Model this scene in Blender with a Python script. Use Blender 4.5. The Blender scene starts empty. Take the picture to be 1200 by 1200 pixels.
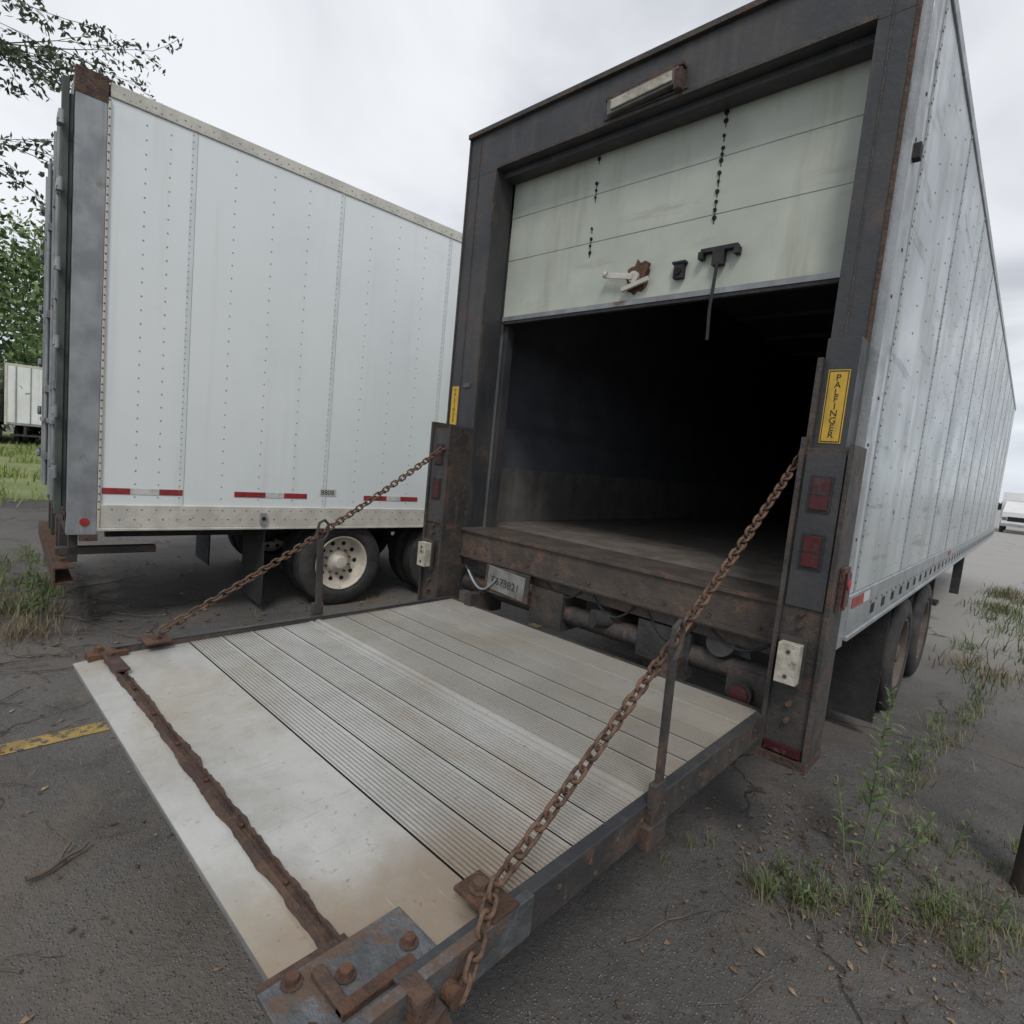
import bpy, math, random
import numpy as np
from mathutils import Vector, Matrix
random.seed(7); np.random.seed(7)
scene=bpy.context.scene
R=math.radians
# ------------------------------------------------------------ materials
def new_mat(name):
    m=bpy.data.materials.new(name); m.use_nodes=True
    nt=m.node_tree; b=nt.nodes['Principled BSDF']; return m,nt,b
def N(nt,t,**k):
    n=nt.nodes.new(t)
    for a,v in k.items(): setattr(n,a,v)
    return n
def noise(nt,co,scale,detail=4,rough=.6,dist=0):
    n=N(nt,'ShaderNodeTexNoise'); n.inputs['Scale'].default_value=scale
    n.inputs['Detail'].default_value=min(detail,5); n.inputs['Roughness'].default_value=rough
    n.inputs['Distortion'].default_value=dist
    nt.links.new(co,n.inputs['Vector']); return n.outputs['Fac']
def ramp(nt,fac,a,b,lo=0.,hi=1.):
    n=N(nt,'ShaderNodeMapRange'); n.interpolation_type='SMOOTHSTEP'
    nt.links.new(fac,n.inputs['Value']); n.inputs['From Min'].default_value=a; n.inputs['From Max'].default_value=b
    n.inputs['To Min'].default_value=lo; n.inputs['To Max'].default_value=hi
    return n.outputs['Result']
def mix(nt,fac,a,b,mode='MIX'):
    n=N(nt,'ShaderNodeMix',data_type='RGBA',blend_type=mode)
    if isinstance(fac,(int,float)): n.inputs[0].default_value=fac
    else: nt.links.new(fac,n.inputs[0])
    for i,c in ((6,a),(7,b)):
        if isinstance(c,(tuple,list)): n.inputs[i].default_value=(*c[:3],1)
        else: nt.links.new(c,n.inputs[i])
    return n.outputs[2]
def mth(nt,op,a,b=None):
    n=N(nt,'ShaderNodeMath',operation=op)
    for i,c in enumerate((a,b)):
        if c is None: continue
        if isinstance(c,(int,float)): n.inputs[i].default_value=c
        else: nt.links.new(c,n.inputs[i])
    return n.outputs[0]
def coords(nt,scale=(1,1,1)):
    t=N(nt,'ShaderNodeTexCoord'); mp=N(nt,'ShaderNodeMapping'); mp.inputs['Scale'].default_value=scale
    nt.links.new(t.outputs['Object'],mp.inputs['Vector']); return mp.outputs['Vector']
def pbr(name,c1,c2=None,scale=4,rough=.6,metal=0,bump=.0,bscale=60,rust=None,rustc=(.12,.05,.025),rscale=6,rw=.06,
        streak=None,streakc=(.2,.19,.16),streak2=None,streakc2=(.3,.3,.28),rvar=.1,spec=.5):
    m,nt,b=new_mat(name); co=coords(nt)
    c2=c2 or tuple(x*.75 for x in c1)
    col=mix(nt,ramp(nt,noise(nt,co,scale),.35,.65),c1,c2)
    for st,sc in ((streak,streakc),(streak2,streakc2)):
        if st:
            cs=coords(nt,st[0]); f=ramp(nt,noise(nt,cs,1,5,.65),st[1],st[2],0,st[3]); col=mix(nt,f,col,sc)
    rf=None
    if rust is not None:
        rn=noise(nt,co,rscale,5,.72); rf=ramp(nt,rn,rust,rust+rw)
        rc=mix(nt,noise(nt,co,rscale*6,4,.7),rustc,tuple(x*1.9 for x in rustc))
        col=mix(nt,rf,col,rc)
    nt.links.new(col,b.inputs['Base Color'])
    b.inputs['Metallic'].default_value=metal
    b.inputs['Specular IOR Level'].default_value=spec
    rr=ramp(nt,noise(nt,co,scale*2.3,3),.3,.7,rough-rvar,rough+rvar)
    if rf is not None:
        rr=mth(nt,'MAXIMUM',rr,mth(nt,'MULTIPLY',rf,.85))
        if metal>0: nt.links.new(mth(nt,'MULTIPLY',mth(nt,'SUBTRACT',1,rf),metal),b.inputs['Metallic'])
    nt.links.new(rr,b.inputs['Roughness'])
    if bump>0:
        bn=N(nt,'ShaderNodeBump'); bn.inputs['Strength'].default_value=bump; bn.inputs['Distance'].default_value=.01
        nt.links.new(noise(nt,co,bscale,4,.65),bn.inputs['Height']); nt.links.new(bn.outputs[0],b.inputs['Normal'])
    return m
M={}
M['frame']=pbr('frame_paint',(.033,.036,.041),(.052,.051,.052),2.5,.5,bump=.3,bscale=30,rust=.55,rustc=(.062,.044,.035),rscale=2.6,rw=.2,streak=((12,12,1.2),.50,.72,.6),streakc=(.085,.074,.064))
M['frame_rusty']=pbr('rusty_black_steel',(.034,.032,.031),(.055,.048,.043),5,.65,bump=.6,bscale=40,rust=.50,rustc=(.066,.041,.029),rscale=8,rw=.16,streak=((18,18,2),.55,.7,.5),streakc=(.11,.095,.08))
M['rust']=pbr('rust_steel',(.13,.065,.038),(.065,.035,.024),14,.85,bump=.9,bscale=90)
M['chain']=pbr('rusty_chain_steel',(.17,.10,.065),(.075,.045,.032),25,.75,metal=.1,bump=.6,bscale=140)
M['rustdark']=pbr('dark_rust_steel',(.055,.035,.03),(.11,.065,.043),16,.85,bump=1,bscale=60)
M['sill']=pbr('rusty_sill_steel',(.08,.062,.05),(.052,.043,.038),5,.75,bump=.8,bscale=35,rust=.52,rustc=(.085,.052,.036),rscale=9,rw=.15)
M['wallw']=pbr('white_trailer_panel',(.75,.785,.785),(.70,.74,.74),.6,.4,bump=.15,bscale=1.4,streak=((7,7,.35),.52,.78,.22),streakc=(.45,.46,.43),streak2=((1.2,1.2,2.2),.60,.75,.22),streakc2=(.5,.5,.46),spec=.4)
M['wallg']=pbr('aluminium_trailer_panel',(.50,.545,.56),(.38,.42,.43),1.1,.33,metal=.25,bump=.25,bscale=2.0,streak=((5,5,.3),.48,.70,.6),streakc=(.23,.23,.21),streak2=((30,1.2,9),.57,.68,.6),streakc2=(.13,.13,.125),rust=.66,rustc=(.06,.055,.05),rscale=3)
M['rail']=pbr('cream_rail_paint',(.58,.56,.50),(.47,.45,.40),5,.5,bump=.3,rust=.66,rustc=(.16,.12,.09),rscale=8,streak=((1,9,1),.5,.75,.3),streakc=(.3,.27,.22))
M['alu']=pbr('grey_aluminium',(.38,.40,.41),(.28,.3,.31),4,.42,metal=.5,bump=.3,bscale=20,rust=.66,rustc=(.10,.08,.065),streak=((10,10,1.5),.5,.75,.5),streakc=(.15,.15,.145))
M['rivet']=pbr('rivet_metal',(.33,.34,.34),(.22,.225,.22),8,.5,metal=.2)
M['seam']=pbr('seam_strip',(.66,.70,.70),(.59,.63,.625),6,.5)
M['seamg']=pbr('seam_strip_grey',(.36,.39,.40),(.27,.29,.3),6,.45,metal=.3)
M['cornerp']=pbr('corner_post_paint',(.32,.335,.345),(.21,.22,.23),3,.5,metal=.3,rust=.60,rustc=(.11,.08,.06),rscale=2.5,rw=.12,streak=((14,14,1),.5,.72,.5),streakc=(.13,.12,.115))
M['olive']=pbr('olive_door_paint',(.075,.095,.08),(.045,.058,.05),3,.6,bump=.4,bscale=8,rust=.66)  # dark olive paint of the left trailer's swing doors
M['door']=pbr('rollup_door_paint',(.47,.505,.435),(.39,.42,.365),1.8,.5,bump=.25,bscale=6,streak=((6,6,.6),.50,.74,.5),streakc=(.26,.245,.175),streak2=((1.2,1,6),.58,.74,.4),streakc2=(.24,.21,.15),rust=.71,rustc=(.13,.085,.05),rscale=5,rw=.1)
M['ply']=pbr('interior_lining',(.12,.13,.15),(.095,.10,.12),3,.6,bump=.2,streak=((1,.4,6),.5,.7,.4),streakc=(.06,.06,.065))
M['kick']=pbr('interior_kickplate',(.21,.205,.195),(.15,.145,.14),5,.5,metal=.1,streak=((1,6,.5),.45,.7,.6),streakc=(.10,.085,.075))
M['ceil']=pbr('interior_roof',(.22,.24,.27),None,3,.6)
M['floor']=pbr('worn_wood_floor',(.17,.15,.13),(.115,.10,.085),6,.7,bump=.4,streak=((10,.5,1),.45,.7,.5),streakc=(.075,.065,.055))
M['black']=pbr('black_rubber',(.018,.018,.02),(.03,.03,.032),10,.75,bump=.5,bscale=60)
M['tyre']=pbr('dusty_tyre_rubber',(.022,.022,.023),(.05,.047,.043),6,.8,bump=.6,bscale=50)
M['rimw']=pbr('cream_rim_paint',(.58,.54,.46),(.46,.42,.35),7,.5,rust=.64,rustc=(.18,.11,.07),rscale=9)
M['rimr']=pbr('rusty_rim',(.13,.10,.08),(.08,.06,.05),7,.7,bump=.5)
M['dark']=pbr('dark_hole',(.008,.008,.009),None,4,.8)
M['under']=pbr('greasy_chassis',(.022,.022,.024),(.045,.042,.04),6,.7,bump=.7,bscale=30,rust=.60,rustc=(.05,.038,.03),rscale=6,rw=.12)
M['yellow']=pbr('yellow_sticker',(.60,.38,.04),(.50,.31,.035),8,.5,streak=((30,30,4),.52,.72,.5),streakc=(.22,.16,.06))
M['ink']=pbr('black_ink',(.02,.02,.02),None,4,.6)
M['red']=pbr('red_tape',(.36,.03,.035),(.24,.025,.025),9,.45,streak=((9,9,30),.55,.7,.5),streakc=(.2,.12,.11))
M['redlens']=pbr('red_lens',(.075,.012,.014),(.045,.010,.012),12,.35,rust=.56,rustc=(.05,.03,.026),rscale=14)
M['whitetape']=pbr('white_tape',(.6,.6,.58),(.45,.45,.44),9,.4)
M['bumper']=pbr('grey_rubber_bumper',(.46,.44,.37),(.3,.28,.23),14,.8,bump=.6,bscale=50,rust=.62,rustc=(.10,.08,.06),rscale=12)
M['lamp']=pbr('dirty_lamp_lens',(.15,.145,.135),(.08,.075,.07),12,.4,rust=.6)
M['steelb']=pbr('worn_galvanised_plate',(.16,.17,.18),(.09,.095,.10),12,.5,metal=.4,bump=.5,bscale=60,rust=.45,rustc=(.075,.05,.036),rscale=11,rw=.14)
M['plate']=pbr('licence_plate',(.22,.225,.21),(.12,.12,.11),10,.5,rust=.55,rustc=(.08,.07,.055),rscale=16,rw=.12)
M['tan']=pbr('dry_leaf',(.30,.21,.13),(.14,.09,.06),9,.8)
M['brownleaf']=pbr('brown_leaf',(.12,.08,.052),(.065,.045,.033),9,.85)
M['twig']=pbr('dry_twig',(.15,.115,.088),(.075,.057,.045),14,.85)
M['stone']=pbr('gravel_stone',(.21,.20,.185),(.10,.095,.09),30,.85)
M['bark']=pbr('tree_bark',(.10,.08,.065),(.05,.042,.036),6,.9,bump=1,bscale=25)
M['glass']=pbr('dark_glass',(.03,.035,.04),None,4,.12)
M['vanw']=pbr('white_vehicle_paint',(.72,.73,.73),(.66,.67,.67),2,.35)
M['bgw']=pbr('faded_white_panel',(.76,.77,.76),(.68,.69,.67),1,.5,streak=((3,3,.3),.5,.7,.3))
M['yellowpaint']=pbr('worn_yellow_paint',(.38,.26,.075),(.27,.19,.06),6,.75,bump=.5,bscale=90,rust=.48,rustc=(.06,.054,.048),rscale=14,rw=.12)
def leafmat(name,c1,c2,scale,tr_=.3):
    m,nt,b=new_mat(name); co=coords(nt)
    g=N(nt,'ShaderNodeNewGeometry')
    f=mth(nt,'ADD',mth(nt,'MULTIPLY',ramp(nt,noise(nt,co,scale,2),.35,.65),.6),mth(nt,'MULTIPLY',g.outputs['Random Per Island'],.4))
    col=mix(nt,f,c1,c2); nt.links.new(col,b.inputs['Base Color']); b.inputs['Roughness'].default_value=.6
    if tr_>0:
        tr=N(nt,'ShaderNodeBsdfTranslucent'); nt.links.new(col,tr.inputs['Color'])
        ms=N(nt,'ShaderNodeMixShader'); ms.inputs[0].default_value=tr_
        nt.links.new(b.outputs[0],ms.inputs[1]); nt.links.new(tr.outputs[0],ms.inputs[2])
        nt.links.new(ms.outputs[0],nt.nodes['Material Output'].inputs['Surface'])
    return m
M['leaf']=leafmat('tree_foliage',(.06,.11,.035),(.18,.26,.09),.7,0)
M['leafn']=leafmat('branch_foliage',(.06,.075,.05),(.11,.135,.08),1.5,.2)
M['grass']=leafmat('grass_blades',(.06,.10,.028),(.19,.22,.09),1.3,.2)
M['lawngrass']=leafmat('lawn_grass_blades',(.14,.20,.05),(.33,.38,.13),.6,.25)
M['drygrass']=leafmat('dry_grass',(.16,.125,.075),(.27,.22,.14),1.3,.2)
M['weed']=leafmat('weed_leaves',(.09,.14,.055),(.19,.26,.11),4,.25)
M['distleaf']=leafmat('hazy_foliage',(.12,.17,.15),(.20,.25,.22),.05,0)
def deck_mat(name,dark=False):
    m,nt,b=new_mat(name); co=coords(nt)
    col=mix(nt,ramp(nt,noise(nt,co,3.5,5,.65),.35,.68),(.55,.545,.52),(.42,.41,.385))
    st=ramp(nt,noise(nt,coords(nt,(1.1,1.6,1)),1.3,5,.62,.6),.47,.70,0,.6)
    col=mix(nt,st,col,(.38,.325,.235))
    t=N(nt,'ShaderNodeTexCoord'); sp=N(nt,'ShaderNodeSeparateXYZ'); nt.links.new(t.outputs['Object'],sp.inputs[0])
    far=ramp(nt,sp.outputs['Y'],1.45,1.65,0,.38); col=mix(nt,far,col,(.34,.305,.24))
    cx=ramp(nt,mth(nt,'ADD',sp.outputs['X'],mth(nt,'MULTIPLY',noise(nt,co,5),.25)),-1.05,-.74,0,.7)
    edge=mth(nt,'MULTIPLY',cx,ramp(nt,sp.outputs['Y'],.9,1.25,1,.35)); col=mix(nt,edge,col,(.27,.19,.11))
    sc=ramp(nt,noise(nt,coords(nt,(50,5,1)),1,4,.7),.60,.75,0,.4); col=mix(nt,sc,col,(.24,.23,.215))
    sc=ramp(nt,noise(nt,coords(nt,(4,60,1)),1,4,.7),.62,.75,0,.35); col=mix(nt,sc,col,(.62,.62,.6))
    sp2=ramp(nt,noise(nt,co,45,3,.7),.62,.72,0,.5); col=mix(nt,sp2,col,(.18,.14,.10))
    if dark: col=mix(nt,.42,col,(.10,.095,.085))
    nt.links.new(col,b.inputs['Base Color']); b.inputs['Metallic'].default_value=.35
    nt.links.new(ramp(nt,noise(nt,co,7,3),.3,.7,.38,.62),b.inputs['Roughness'])
    bn=N(nt,'ShaderNodeBump'); bn.inputs['Strength'].default_value=.25; bn.inputs['Distance'].default_value=.004
    nt.links.new(noise(nt,co,80,4,.7),bn.inputs['Height']); nt.links.new(bn.outputs[0],b.inputs['Normal'])
    return m
M['deck']=deck_mat('worn_aluminium_deck'); M['deckg']=deck_mat('dirty_deck_groove',True)
def ground_mat():
    m,nt,b=new_mat('worn_asphalt'); co=coords(nt)
    col=mix(nt,ramp(nt,noise(nt,co,.5,5,.6),.35,.65),(.086,.081,.078),(.128,.121,.114))
    col=mix(nt,ramp(nt,noise(nt,co,2.6,5,.65),.5,.7,0,.6),col,(.060,.056,.053))
    v=N(nt,'ShaderNodeTexVoronoi'); v.inputs['Scale'].default_value=95; nt.links.new(co,v.inputs['Vector'])
    sepc=N(nt,'ShaderNodeSeparateColor'); nt.links.new(v.outputs['Color'],sepc.inputs[0])
    ag=mth(nt,'MULTIPLY',ramp(nt,v.outputs['Distance'],.2,.5,1,0),ramp(nt,sepc.outputs[0],.5,.9,0,.8)); col=mix(nt,ag,col,(.26,.245,.225))
    ag2=mth(nt,'MULTIPLY',ramp(nt,v.outputs['Distance'],.2,.5,1,0),ramp(nt,sepc.outputs[1],.6,.9,0,.8)); col=mix(nt,ag2,col,(.03,.028,.028))
    so=ramp(nt,noise(nt,co,.9,5,.7,.5),.50,.68,0,.65); col=mix(nt,so,col,(.15,.125,.10))
    so=ramp(nt,noise(nt,co,9,4,.7,.5),.56,.70,0,.5); col=mix(nt,so,col,(.17,.145,.12))
    t=N(nt,'ShaderNodeTexCoord'); s=N(nt,'ShaderNodeSeparateXYZ'); nt.links.new(t.outputs['Object'],s.inputs[0])
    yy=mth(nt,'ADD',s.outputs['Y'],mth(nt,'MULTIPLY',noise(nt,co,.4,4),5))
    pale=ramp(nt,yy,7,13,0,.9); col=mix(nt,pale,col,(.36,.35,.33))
    cv=N(nt,'ShaderNodeTexVoronoi',feature='DISTANCE_TO_EDGE'); cv.inputs['Scale'].default_value=.33
    nz=N(nt,'ShaderNodeTexNoise'); nz.inputs['Scale'].default_value=2.2; nz.inputs['Detail'].default_value=5; nt.links.new(co,nz.inputs['Vector'])
    vm=N(nt,'ShaderNodeVectorMath',operation='ADD'); nt.links.new(co,vm.inputs[0])
    vs=N(nt,'ShaderNodeVectorMath',operation='SCALE'); vs.inputs['Scale'].default_value=.7; nt.links.new(nz.outputs['Color'],vs.inputs[0])
    nt.links.new(vs.outputs[0],vm.inputs[1]); nt.links.new(vm.outputs[0],cv.inputs['Vector'])
    ck=mth(nt,'MULTIPLY',ramp(nt,cv.outputs['Distance'],.0015,.006,.7,0),ramp(nt,noise(nt,co,.8,2),.42,.55)); col=mix(nt,ck,col,(.035,.032,.03))
    nt.links.new(col,b.inputs['Base Color'])
    b.inputs['Roughness'].default_value=.9; b.inputs['Specular IOR Level'].default_value=.3
    h=mth(nt,'SUBTRACT',mth(nt,'ADD',mth(nt,'MULTIPLY',ag,1.0),mth(nt,'MULTIPLY',noise(nt,co,28,4,.75),1.8)),mth(nt,'MULTIPLY',ck,2))
    bn=N(nt,'ShaderNodeBump'); bn.inputs['Strength'].default_value=.75; bn.inputs['Distance'].default_value=.01
    nt.links.new(h,bn.inputs['Height']); nt.links.new(bn.outputs[0],b.inputs['Normal']); return m
M['ground']=ground_mat()
M['lawn']=pbr('grassy_soil',(.14,.18,.06),(.20,.22,.09),.8,.95,bump=.8,bscale=8)
# ------------------------------------------------------------ builder
class B:
    def __init__(s): s.v=[];s.f=[];s.m=[];s.mats=[];s.sm=[]
    def mi(s,k):
        if k not in s.mats: s.mats.append(k)
        return s.mats.index(k)
    def add(s,vs,fs,k,smooth=False):
        o=len(s.v); s.v+= [tuple(v) for v in vs]; i=s.mi(k)
        for f in fs: s.f.append(tuple(o+a for a in f)); s.m.append(i); s.sm.append(smooth)
    def box(s,x0,x1,y0,y1,z0,z1,k,rot=None,c=None):
        vs=[(x,y,z) for z in(z0,z1) for y in(y0,y1) for x in(x0,x1)]
        if rot is not None:
            c=Vector(c if c else ((x0+x1)/2,(y0+y1)/2,(z0+z1)/2)); vs=[c+rot@(Vector(v)-c) for v in vs]
        s.add(vs,[(0,2,3,1),(4,5,7,6),(0,1,5,4),(2,6,7,3),(0,4,6,2),(1,3,7,5)],k)
    def cyl(s,p0,p1,r,k,n=16,r1=None,smooth=True,cap=True):
        p0=Vector(p0);p1=Vector(p1); d=(p1-p0).normalized(); a=d.orthogonal().normalized(); b=d.cross(a)
        r1=r if r1 is None else r1; vs=[]
        for p,rr in((p0,r),(p1,r1)):
            for i in range(n):
                t=2*math.pi*i/n; vs.append(p+rr*(math.cos(t)*a+math.sin(t)*b))
        s.add(vs,[(i,(i+1)%n,n+(i+1)%n,n+i) for i in range(n)],k,smooth)
        if cap:
            s.add(vs[:n],[tuple(range(n))[::-1]],k); s.add(vs[n:],[tuple(range(n))],k)
    def tube(s,pts,r,k,n=6,closed=False):
        pts=[Vector(p) for p in pts]; m=len(pts); vs=[]; up=None
        rr=r if isinstance(r,(list,tuple)) else [r]*m
        for i,p in enumerate(pts):
            if closed: d=(pts[(i+1)%m]-pts[i-1])
            else: d=pts[min(i+1,m-1)]-pts[max(i-1,0)]
            d.normalize()
            if up is None: up=d.orthogonal().normalized()
            up=(up-d*up.dot(d)).normalized(); b=d.cross(up)
            for j in range(n):
                t=2*math.pi*j/n; vs.append(p+rr[i]*(math.cos(t)*up+math.sin(t)*b))
        fs=[]
        for i in range(m if closed else m-1):
            for j in range(n):
                a=i*n+j;bb=i*n+(j+1)%n;c=((i+1)%m)*n+(j+1)%n;d_=((i+1)%m)*n+j; fs.append((a,bb,c,d_))
        s.add(vs,fs,k,True)
    def revolve(s,prof,c,k,n=40):
        vs=[]; c=Vector(c)
        for x,r in prof:
            for i in range(n):
                t=2*math.pi*i/n; vs.append(c+Vector((x,r*math.cos(t),r*math.sin(t))))
        fs=[]
        for a in range(len(prof)-1):
            for i in range(n): fs.append((a*n+i,a*n+(i+1)%n,(a+1)*n+(i+1)%n,(a+1)*n+i))
        s.add(vs,fs,k,True)
    def rivetx(s,x,y,z,r,k,sg=1):
        n=6; vs=[(x,y+r*math.cos(i*math.pi/3),z+r*math.sin(i*math.pi/3)) for i in range(n)]
        vs+=[(x+sg*r*.45,y+.6*r*math.cos(i*math.pi/3),z+.6*r*math.sin(i*math.pi/3)) for i in range(n)]
        s.add(vs,[(i,(i+1)%n,n+(i+1)%n,n+i) for i in range(n)]+[tuple(range(n,2*n))],k)
    def make(s,name,parent=None,bevel=0,loc=None):
        me=bpy.data.meshes.new(name); me.from_pydata(s.v,[],s.f)
        for k in s.mats: me.materials.append(M[k])
        me.polygons.foreach_set('material_index',s.m); me.polygons.foreach_set('use_smooth',s.sm)
        me.update()
        o=bpy.data.objects.new(name,me); scene.collection.objects.link(o)
        if parent: o.parent=parent
        if bevel:
            bm=o.modifiers.new('b','BEVEL'); bm.width=bevel; bm.segments=2; bm.limit_method='ANGLE'; bm.angle_limit=R(50)
        return o
def empty(name,loc=(0,0,0),rz=0):
    e=bpy.data.objects.new(name,None); scene.collection.objects.link(e); e.location=loc; e.rotation_euler=(0,0,rz); e.empty_display_size=.2; return e
def text(name,body,loc,rot,size,k,parent,sp=1.0):
    c=bpy.data.curves.new(name,'FONT'); c.body=body; c.size=size; c.align_x='CENTER'; c.align_y='CENTER'; c.space_line=sp
    c.extrude=.0004; c.materials.append(M[k]); o=bpy.data.objects.new(name,c); scene.collection.objects.link(o)
    o.location=loc; o.rotation_euler=rot; o.parent=parent; return o
# ------------------------------------------------------------ wheels
def wheel(b,x,y,r,rim,side=1,z=None):
    z=r if z is None else z; k=r/.45
    P=[(-.03,.285),(-.005,.30),(.0,.335),(-.004,.38),(-.02,.425),(-.04,.447),(-.075,.45),(-.08,.44),(-.088,.44),(-.093,.45),(-.13,.45),(-.135,.44),(-.143,.44),(-.148,.45),(-.19,.447),(-.22,.42),(-.24,.36),(-.225,.285)]
    b.revolve([(side*a,c*k) for a,c in P],(x,y,z),'tyre',48)
    Q=[(-.03,.286),(-.012,.282),(-.014,.268),(-.05,.256),(-.12,.246),(-.135,.225),(-.145,.15),(-.13,.115),(-.10,.108),(-.10,.075),(-.03,.07),(-.025,.05),(-.022,.0)]
    b.revolve([(side*a,c*k) for a,c in Q],(x,y,z),rim,40)
    for i in range(10):
        t=i*math.pi/5; c=Vector((x-side*.146,y+.197*k*math.cos(t),z+.197*k*math.sin(t)))
        b.cyl(c,c+Vector((side*.010,0,0)),.024*k,'dark',12)
        t+=math.pi/10; c=Vector((x-side*.14,y+.135*k*math.cos(t),z+.135*k*math.sin(t)))
        b.cyl(c,c+Vector((side*.03,0,0)),.013,'rimr',6,smooth=False)
def chassis(b,xc,w,ya,yb,zr,r,rim,axles):
    for sx in(-.5,.5):
        b.box(xc+sx-.05,xc+sx+.05,ya+.1,yb,zr-.32,zr-.02,'under')
    y=ya+.3
    while y<yb+4:
        b.box(xc-w/2+.06,xc+w/2-.06,y,y+.06,zr-.12,zr-.001,'under'); y+=.42
    for ay in axles:
        b.cyl((xc-w/2+.3,ay,r),(xc+w/2-.3,ay,r),.065,'under')
        for sx in(-1,1):
            wheel(b,xc+sx*(w/2-.03),ay,r,rim,sx)
            wheel(b,xc+sx*(w/2-.36),ay,r,rim,sx)
            b.cyl((xc+sx*.45,ay-.25,r+.02),(xc+sx*.45,ay-.12,r+.02),.09,'under')
            b.cyl((xc+sx*.62,ay+.1,r+.04),(xc+sx*.62,ay+.1,zr-.05),.11,'black')
            b.cyl((xc+sx*(w/2-.38),ay,r),(xc+sx*(w/2-.34),ay,r),.2,'under')
# ------------------------------------------------------------ left trailer
def leftmost_trailer():
    e=empty('semi_trailer',(-5.28-.014,1.0-.165,0),-R(4.9))
    W=2.59;L=13.8;zt=4.13;zb=.83
    b=B()
    b.box(-W,-.0,.02,L,1.02,zt-.10,'wallw')
    b.box(-W-.012,.012,.17,L,zt-.10,zt,'rail')
    b.box(-W+.05,-.05,.05,L-.05,zt+.001,zt+.012,'alu')
    b.box(-.07,.014,.17,L,zb+.02,1.035,'rail'); b.box(-.07,.024,.17,L,zb-.004,zb+.02,'rail')
    b.box(-W-.014,-W+.07,.17,L,zb,1.035,'rail')
    b.make('box_body',e,.006)
    b=B()
    b.box(-.06,.018,-.03,.155,zb-.03,zt+.012,'cornerp'); b.box(-W-.018,-W+.06,-.03,.155,zb-.03,zt+.012,'cornerp')
    b.box(.0,.021,.157,.175,zb,zt-.12,'rail')
    b.box(-W+.06,-.06,-.03,.1,zt-.14,zt+.012,'cornerp'); b.box(-W+.06,-.06,-.03,.1,zb-.03,1.0,'frame_rusty')
    b.box(-.062,.022,-.034,.16,zt-.16,zt+.018,'rustdark')
    b.box(-.03,.022,.05,.165,zb-.08,zb-.03,'rustdark')
    for i in range(2):
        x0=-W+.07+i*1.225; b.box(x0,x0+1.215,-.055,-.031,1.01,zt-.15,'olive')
        for dx in(.35,.75):
            b.cyl((x0+dx,-.085,1.0),(x0+dx,-.085,zt-.13),.017,'cornerp',10)
            for z in(1.25,1.9,2.6,3.4): b.box(x0+dx-.04,x0+dx+.04,-.1,-.056,z,z+.07,'cornerp')
            b.box(x0+dx-.02,x0+dx+.3,-.115,-.095,1.62,1.66,'cornerp')
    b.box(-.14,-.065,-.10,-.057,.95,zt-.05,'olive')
    for z in(1.25,1.7,2.2,2.75,3.3,3.75):
        for sx,hx in((1,-.08),(-1,-W+.08)):
            b.box(hx-.06,hx+.085,-.125,-.102,z,z+.05,'alu'); b.cyl((hx+sx*.07,-.105,z-.02),(hx+sx*.07,-.105,z+.07),.017,'cornerp',10)
    b.cyl((-.03,-.04,.95),(-.03,-.05,.95),.045,'redlens'); b.cyl((.0,.08,.90),(.024,.08,.90),.032,'red')
    # underride guard: bar set back from the door line on struts
    b.box(-2.45,-.04,-.10,-.085,.40,.54,'rustdark'); b.box(-2.45,-.04,-.085,.03,.40,.415,'rust'); b.box(-2.45,-.04,-.085,.03,.525,.54,'rust')
    for x in(-2.0,-1.6,-.95,-.55): b.box(x-.05,x+.05,-.04,.06,.54,zb-.02,'frame_rusty')
    b.box(-.30,-.22,.0,.06,.54,zb-.02,'frame_rusty'); b.box(-.30,-.22,-.08,.6,.60,.66,'frame_rusty')
    b.make('rear_frame',e,.003)
    b=B()
    seams=[.725+1.25*i for i in range(11)]
    cols=[.40,.56]
    for s in seams: cols+=[s+.3125,s+.625,s+.9375]
    for y in cols:
        if y>L-.1: continue
        z=1.10
        while z<zt-.12: b.rivetx(.0,y,z,.0070,'rivet'); z+=.105
    for s in seams:
        b.box(0,.0015,s-.022,s+.018,1.036,zt-.101,'seam'); b.box(0,.0018,s+.0185,s+.0205,1.036,zt-.101,'rivet')
        z=1.10
        while z<zt-.12:
            b.rivetx(.0015,s-.012,z,.006,'rivet'); z+=.05
    y=.25
    while y<L:
        b.rivetx(.012,y,zt-.05,.007,'rivet'); b.rivetx(.012,y+.04,zt-.075,.006,'rivet')
        b.rivetx(.014,y,1.0,.008,'rivet'); b.rivetx(.014,y+.05,.92,.009,'rivet'); y+=.1
    z=1.0
    while z<zt:
        b.rivetx(.021,.166,z,.007,'rustdark'); z+=.06
    for y0 in[.04]+[1.145+1.26*i for i in range(10)]:
        if y0<.1: segs=[('red',.185,.37),('whitetape',.37,.57),('red',.57,.74)]
        else: segs=[('red',y0,y0+.27),('whitetape',y0+.27,y0+.44),('red',y0+.44,y0+.66)]
        for k,a,c in segs: b.box(.0025,.004,a,c-.002,1.12,1.168,k)
    for y in(1.37,3.8,6.2): b.box(.025,.05,y,y+.05,.88,.98,'alu'); b.cyl((.05,y+.025,.93),(.055,y+.025,.93),.018,'dark',10)
    b.box(.0025,.0035,1.93,2.10,1.15,1.22,'whitetape')
    b.make('side_rivets_and_tape',e)
    text('fleet_number','8808',(.0045,2.01,1.185),(R(90),0,R(90)),.07,'ink',e)
    b=B()
    chassis(b,-W/2,W,.2,5.5,zb+.14,.45,'rimw',[2.24,3.52])
    for sx in(-W/2-.93,-W/2+.93): b.box(sx-.3,sx+.3,1.44,1.455,.08,zb,'black')
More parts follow.
